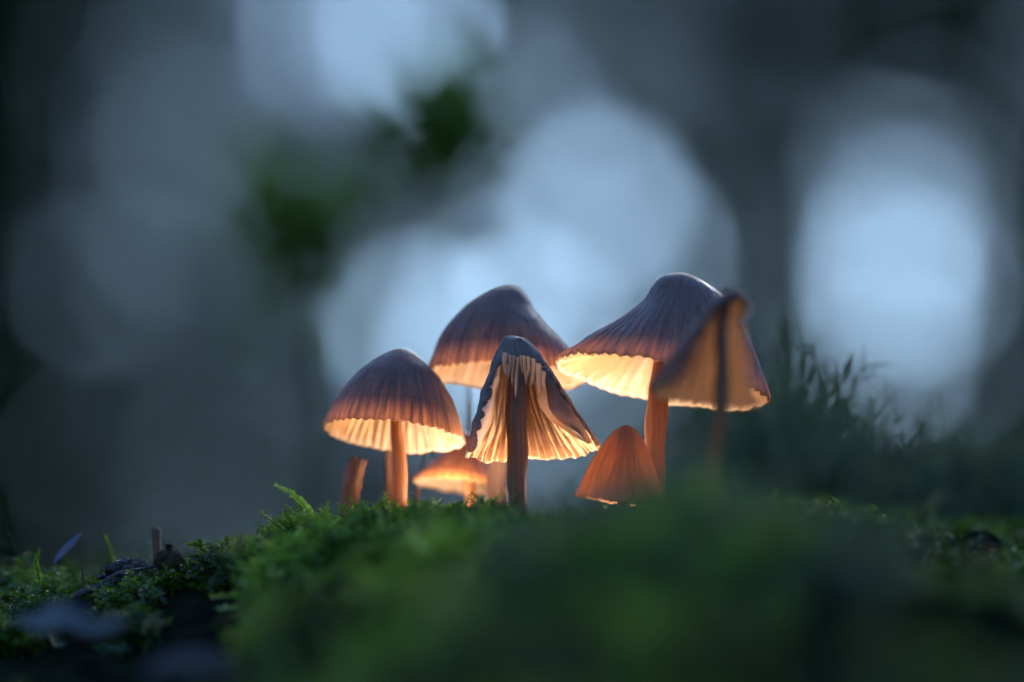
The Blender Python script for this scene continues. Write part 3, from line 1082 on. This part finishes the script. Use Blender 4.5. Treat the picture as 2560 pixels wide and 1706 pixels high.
# gill stubs hanging from the torn edge
M_STUB = plain_material('torn_gill', (0.20, 0.13, 0.09), (0.36, 0.25, 0.17), 900, rough=0.5, spec=0.2, transl=0.4, tcolor=(0.75, 0.45, 0.25))
M_BARE_GILL = plain_material('bare_gill_face', (0.075, 0.048, 0.036), (0.15, 0.10, 0.075), 700, rough=0.5, spec=0.2, transl=0.3, tcolor=(0.5, 0.28, 0.15))
for i, (px, py, L, w, sx) in enumerate([(1274, 903, 46, 8, -3), (1283, 905, 60, 7, -2), (1294, 908, 88, 8, -6), (1304, 904, 34, 6, 2), (1312, 905, 60, 8, 3),
                                        (1322, 908, 44, 9, -5), (1333, 912, 58, 10, -4), (1345, 925, 62, 13, 5), (1358, 945, 40, 10, 6), (1262, 898, 44, 12, 2)]):
    dz = -0.0050 - 0.0003 * (i % 3)
    V, F = [], []
    m = 7
    for r in range(m + 1):
        f = r / m
        ww = w * (1 - 0.25 * f) * (1 - f ** 5) ** 0.5 * 0.5 + 0.3
        yy = py - 16 + (L + 16) * f
        xx = px + sx * f * f + 1.5 * math.sin(f * 5 + i)
        V += [P(xx - ww, yy, dz + 0.0002), P(xx, yy, dz - 0.0005 * (1 - f)), P(xx + ww, yy, dz + 0.0004)]
        if r:
            o = r * 3
            F += [(o - 3, o - 2, o + 1, o), (o - 2, o - 1, o + 2, o + 1)]
    mesh_obj('gill', V, F, M_STUB, cC, [(0, .5)] * len(V), origin=baseC)
# the broad gill face laid bare along the right side of the tear
for az, dep, t0 in ((R(-24), 0.40, 0.36), (R(-33), 0.26, 0.45)):
    V, F = [], []
    m = 16
    for r in range(m + 1):
        f = r / m
        t = t0 + (0.99 - t0) * f
        top = capC.local(t, az, 0.012, 0.985)
        dd = dep * math.sin(PI * min(1, 0.08 + 0.90 * f)) ** 0.65 * capC.hw * capC.k
        rad = capC.X * math.cos(az) + capC.Y * math.sin(az)
        side = -math.sin(az) * capC.X + math.cos(az) * capC.Y
        mid = top - rad * dd * 0.5 - capC.Z * dd * 0.12 - side * 0.0004
        V += [top, mid, top - rad * dd - capC.Z * dd * 0.22 + side * 0.0005 * math.sin(f * 9)]
        if r:
            o = r * 3
            F += [(o - 3, o - 2, o + 1, o), (o - 2, o - 1, o + 2, o + 1)]
    mesh_obj('gill', V, F, M_BARE_GILL, cC, [(0, .5)] * len(V), origin=baseC)


# torn half cap in front of the big one
def torn_e(t):
    w = min(1.0, max(0.0, (t - 0.10) / 0.16))
    if w <= 0:
        return R(-40), R(-40) + 2 * PI, True
    j = 0.12 * noise.noise((t * 14, 2.2, 0))
    lo = R(-40) + (R(62) - R(-40)) * w + j * w
    hi = R(320) + (R(228) - R(320)) * w + 0.8 * j * w
    return lo, hi, False


capE = Cap((1815, 985), 195, 268, 4, 9, -0.065, [(0, 1), (.10, .97), (.22, .88), (.40, .70), (.62, .48), (.82, .24), (.95, .06), (1, 0)],
           ngill=34, seed=6, torn=torn_e, flesh=M_GILL_THIN, gill_depth=0.16)


def gr_e(az):
    d = math.degrees(az) % 360
    return 66 < d < 220


mushroom('blurred dark mushroom with half its cap missing, in front of the largest mushroom', capE, M_CAP_THIN,
         [(1764, 1340), (1774, 1210), (1794, 1080), (1806, 950), (1806, 840), (1816, 748)], 24, 14, M_STEM_ORANGE, 6, gill_rng=gr_e)
# small bell in front
capG = Cap((1551, 1252), 113, 190, 8, 2, -0.011, [(0, 1), (.16, .96), (.36, .84), (.60, .60), (.80, .33), (.93, .10), (1, 0)], ngill=30, seed=7, skew=-8, flesh=M_GILL_THIN, gill_depth=0.10)
mushroom('small bell-shaped tan mushroom rising from the moss beside the thick orange stem', capG, M_CAP_PALE,
         [(1562, 1360), (1560, 1290), (1560, 1200), (1562, 1110)], 17, 14, M_STEM_ORANGE, 7)
# far right, mostly hidden in the moss
capJ = Cap((2455, 1362), 62, 34, 10, 6, -0.026, [(0, 1), (.16, .96), (.36, .84), (.60, .60), (.80, .33), (.93, .10), (1, 0)], ngill=26, seed=8)
mushroom('dark little mushroom half sunk in the unlit moss away from the others', capJ, M_CAP_SHADE_TONED,
         [(2452, 1430), (2453, 1400), (2455, 1375), (2456, 1348)], 10, 8, M_STEM, 8)

# snapped stem on the left
bH = P(868, 1330, 0.016)
rootH = thing('broken_stem', 'short snapped reddish mushroom stem with no cap', 'stem', bH)
stem(rootH, [(868, 1330), (874, 1265), (884, 1200), (893, 1150)], 27, 23, 0.016, M_STEM_ORANGE, bH, 12, ragged=34)
# thin stalks
def stalk(label, pts, r0, r1, dz, seed, mat=M_STEM, name='thin_stalk'):
    b = P(pts[0][0], pts[0][1], dz)
    q = catmull(pts, 20)
    v, f, u = tube([P(a, c, dz) for a, c in q], [kk(dz) * (r0 + (r1 - r0) * i / 19) for i in range(20)], 8, 0.1, seed)
    o = mesh_obj(name, v, f, mat, None, u, origin=b)
    tag(o, label, 'stalk')


stalk('thin grey stalk close behind the stem of the leftmost round-capped mushroom', [(974, 1330), (972, 1240), (970, 1150), (972, 1090)], 10, 8, 0.03, 1)
stalk('hair-thin dark stalk leaning under the leftmost round cap', [(1032, 1320), (1045, 1230), (1062, 1150), (1075, 1105)], 5, 3, 0.04, 2)
stalk('thin blurred stalk hanging in the gap below the humped cap', [(1172, 1330), (1176, 1200), (1174, 1080), (1172, 960)], 7, 5, 0.06, 3)
stalk('dark upright stub behind the round seed husk', [(397, 1450), (395, 1390), (392, 1345), (391, 1322)], 10, 9, 0.02, 4)

# ------------------------------------------------------------------ forest litter on the left
def lathe_obj(name, prof, center, k, mat, parent, origin, n=20, rough=0.0, axis=UP, sx=1.0):
    V, F = [], []
    side = RIGHT
    dep = axis.cross(side)
    for (r, h) in prof:
        for j in range(n):
            a = 2 * PI * j / n
            rr = r * (1 + rough * noise.noise((math.cos(a) * 3, math.sin(a) * 3, h * 0.08)))
            V.append(center + side * (rr * k * math.cos(a) * sx) + dep * (rr * k * math.sin(a)) + axis * (h * k))
    for i in range(len(prof) - 1):
        for j in range(n):
            F.append((i * n + j, i * n + (j + 1) % n, (i + 1) * n + (j + 1) % n, (i + 1) * n + j))
    F.append(tuple((len(prof) - 1) * n + j for j in range(n)))
    return mesh_obj(name, V, F, mat, parent, origin=origin)


bK = P(428, 1428, 0.0)
husk = thing('seed_husk', 'round dark seed husk with a stubby neck resting on the moss', 'husk', bK)
ax = (UP + RIGHT * -0.10 - FWD * 0.15).normalized()
lathe_obj('shell', [(14, -10), (31, 2), (39, 14), (40, 26), (36, 38), (28, 47), (18, 53), (12, 55)], bK, kk(0), M_HUSK, husk, bK, 30, 0.22, ax, 1.0)
lathe_obj('neck', [(13, 50), (9, 56), (8, 63), (10, 67), (9, 70), (4, 69)], bK, kk(0), M_HUSK, husk, bK, 14, 0.2, ax)

# rotten wood chip
def lump(name, label, cat, c, sx, sy, sz, mat, seed, rot=0.0, rough=0.45, freq=1.6):
    import bmesh
    bm = bmesh.new()
    bmesh.ops.create_icosphere(bm, subdivisions=4, radius=1)
    for v in bm.verts:
        n = noise.fractal(v.co * freq + Vector((seed, 0, 0)), 0.9, 2.1, 4)
        ridge = abs(noise.noise(v.co * freq * 1.7 + Vector((0, seed, 0))))
        v.co *= 1 + rough * n - 0.35 * ridge
        x, y, z = v.co.x * sx, v.co.y * sy, v.co.z * sz
        v.co = RIGHT * (x * math.cos(rot) - z * math.sin(rot)) + FWD * y + UP * (x * math.sin(rot) + z * math.cos(rot))
    me = bpy.data.meshes.new(name)
    bm.to_mesh(me); bm.free()
    me.materials.append(mat)
    o = bpy.data.objects.new(name, me)
    col.objects.link(o); o.location = c
    tag(o, label, cat)
    return o


lump('wood_chip', 'blackened wet wood chip lying on the twig', 'wood chip', P(296, 1440, 0.002), 0.0031, 0.0022, 0.0019, M_WOOD, 3.0, 0.35, 0.5)
lump('bark_crumb', 'small brownish bark crumb behind the blackened wood chip', 'bark', P(345, 1420, 0.012), 0.0016, 0.0012, 0.0012, M_BROWNLEAF, 7.0, 0.2)

qt = catmull([(88, 1556), (135, 1520), (190, 1490), (250, 1462), (300, 1432), (350, 1424), (405, 1412)], 40)
bt = P(88, 1556, -0.006)
rt = thing('twig', 'thin dark twig slanting up through the moss to the seed husk', 'twig', bt)
v, f, u = tube([P(a, b, -0.006 + 0.006 * i / 39) for i, (a, b) in enumerate(qt)],
               [kk(0) * (9.5 - 6.5 * i / 39 + (2.5 if i in (9, 10, 22, 30) else 0)) for i in range(40)], 12, 0.35, 4)
mesh_obj('shaft', v, f, M_TWIG, rt, u, origin=bt)
for (a, b, c, d) in [(300, 1434, 322, 1438), (322, 1430, 318, 1416)]:
    q = catmull([(a, b), ((a + c) / 2 + 3, (b + d) / 2), (c, d)], 8)
    v, f, u = tube([P(x, y, -0.004) for x, y in q], [kk(0) * (4 - 2.5 * i / 7) for i in range(8)], 7, 0.3)
    mesh_obj('spur', v, f, M_TWIG, rt, u, origin=bt)


def blade(name, label, cat, pts, width, dz, mat, thick=0.00012, curl=0.25, normal_tilt=0.35, dz1=None, n=18, parent=None, origin=None):
    """a thin lens shaped blade with thickness and a fold along its midrib"""
    q = catmull(pts, n)
    V, F, U = [], [], []
    for i, (a, b) in enumerate(q):
        f = i / (n - 1)
        d0 = dz + ((dz1 - dz) * f if dz1 is not None else 0)
        p = P(a, b, d0)
        a2, b2 = q[min(i + 1, n - 1)]; a1, b1 = q[max(i - 1, 0)]
        t = Vector((a2 - a1, -(b2 - b1))).normalized()
        s = (RIGHT * -t.y + UP * t.x) * math.cos(normal_tilt) + FWD * math.sin(normal_tilt)
        nn = (FWD * math.cos(normal_tilt) - (RIGHT * -t.y + UP * t.x) * math.sin(normal_tilt))
        w = width * kk(d0) * math.sin(PI * (0.04 + 0.93 * f)) ** 0.7
        for sgn in (1, -1):
            o = nn * thick * sgn
            V += [p + s * w - nn * w * curl + o, p + o, p - s * w - nn * w * curl + o]
            U += [(0, f), (.5, f), (1, f)]
    for i in range(n - 1):
        o, o2 = i * 6, (i + 1) * 6
        F += [(o, o + 1, o2 + 1, o2), (o + 1, o + 2, o2 + 2, o2 + 1), (o + 3, o2 + 3, o2 + 4, o + 4), (o + 4, o2 + 4, o2 + 5, o + 5),
              (o, o2, o2 + 3, o + 3), (o + 2, o + 5, o2 + 5, o2 + 2)]
    F += [(0, 3, 4, 1), (1, 4, 5, 2)]
    e = (n - 1) * 6
    F += [(e, e + 1, e + 4, e + 3), (e + 1, e + 2, e + 5, e + 4)]
    if parent is not None:
        return mesh_obj(name, V, F, mat, parent, U, origin=origin)
    ob = mesh_obj(name, V, F, mat, None, U, origin=P(pts[0][0], pts[0][1], dz))
    tag(ob, label, cat)
    return ob


bB = P(205, 1335, 0.004)
rb = thing('dry_needle', 'pale bluish dry needle blade caught on a dark stalk tip above the moss', 'blade', bB)
blade('needle_blade', '', '', [(133, 1410), (155, 1385), (180, 1358), (203, 1334)], 10, 0.004, M_BLADE, parent=rb, origin=bB)
q = catmull([(203, 1334), (208, 1360), (206, 1420), (212, 1480)], 14)
v, f, u = tube([P(a, b, 0.006) for a, b in q], [kk(0) * 2.5] * 14, 7)
mesh_obj('stalk', v, f, M_TWIG, rb, u, origin=bB)

blade('fallen_leaf', 'blurred bluish grey fallen leaf in the dark hollow at the foot of the twig', 'leaf',
      [(40, 1552), (100, 1585), (160, 1572), (235, 1596), (315, 1565)], 52, -0.10, M_DEADLEAF, curl=0.9, normal_tilt=1.0, thick=0.0002)
blade('fallen_leaf', 'brownish grey dead leaf lying low in the dark moss hollow', 'leaf',
      [(360, 1700), (440, 1672), (530, 1670), (620, 1690)], 55, -0.16, M_BROWNLEAF, curl=0.4, normal_tilt=1.1, thick=0.0002)

# little round leaved sprout beside the twig
bS = P(104, 1545, -0.006)
rS = thing('round_leaf_sprout', 'tiny glossy round-leaved green sprout at the lower end of the twig', 'sprout', bS)
q = catmull([(104, 1545), (92, 1524), (74, 1512), (57, 1502)], 12)
v, f, u = tube([P(a, b, -0.006) for a, b in q], [kk(0) * 2.6] * 12, 7)
mesh_obj('stem', v, f, M_SPRIG, rS, u, origin=bS)
blade('leaf', '', '', [(84, 1522), (96, 1508), (110, 1512), (113, 1524)], 12, -0.007, M_SPRIG, parent=rS, origin=bS, n=12, normal_tilt=0.5)
blade('leaf', '', '', [(62, 1506), (66, 1516), (74, 1524), (82, 1526)], 9, -0.006, M_SPRIG, parent=rS, origin=bS, n=12, normal_tilt=0.4)
# upright feathery moss fronds
for (pts, leafl, dz, lab) in [
        ([(288, 1450), (284, 1400), (272, 1360), (262, 1338)], 10, 0.012, 'brownish green moss frond leaning beside the blackened wood chip'),
        ([(540, 1400), (520, 1375), (495, 1362), (470, 1362)], 17, 0.004, 'bright feathery moss frond arching towards the round seed husk'),
        ([(600, 1400), (620, 1370), (650, 1352), (672, 1345)], 17, 0.008, 'feathery moss frond leaning away from the seed husk onto the green hump'),
        ([(790, 1300), (760, 1262), (728, 1232), (690, 1212)], 16, 0.006, 'dark curved feathery moss frond beside the snapped stem'),
        ([(100, 1470), (95, 1430), (90, 1400), (98, 1372)], 13, -0.002, 'dark stubby moss frond with pale tips under the bluish needle blade')]:
    rs = random.Random(int(pts[0][0]))
    b0 = P(pts[0][0], pts[0][1], dz)
    q = catmull(pts, 26)
    pp = [P(a, b, dz) for a, b in q]
    V, F, U = tube(pp, [kk(dz) * (3.0 - 1.8 * i / 25) for i in range(26)], 5)
    for i in range(3, 26):
        for m in range(4):
            t = (pp[min(i + 1, 25)] - pp[i - 1]).normalized()
            a = rs.uniform(0, 2 * PI)
            sd = (RIGHT * math.cos(a) + FWD * math.sin(a) * 0.8 + UP * math.sin(a + 1) * 0.6)
            d = (sd - t * sd.dot(t)).normalized() * 0.8 + t * rs.uniform(0.5, 0.9)
            d.normalize()
            w3 = d.cross(FWD + UP * 0.3).normalized()
            L = leafl * kk(dz) * rs.uniform(0.7, 1.2) * (1 - 0.5 * (i / 25) ** 3)
            c, o = pp[i], len(V)
            V += [c, c + d * L * .45 + w3 * L * .17, c + d * L, c + d * L * .45 - w3 * L * .17]
            U += [(0, 0)] * 4
            F += [(o, o + 1, o + 2), (o, o + 2, o + 3)]
    fo = mesh_obj('moss_frond', V, F, M_MOSS, None, U, origin=b0, smooth=False)
    tag(fo, lab, 'moss frond')
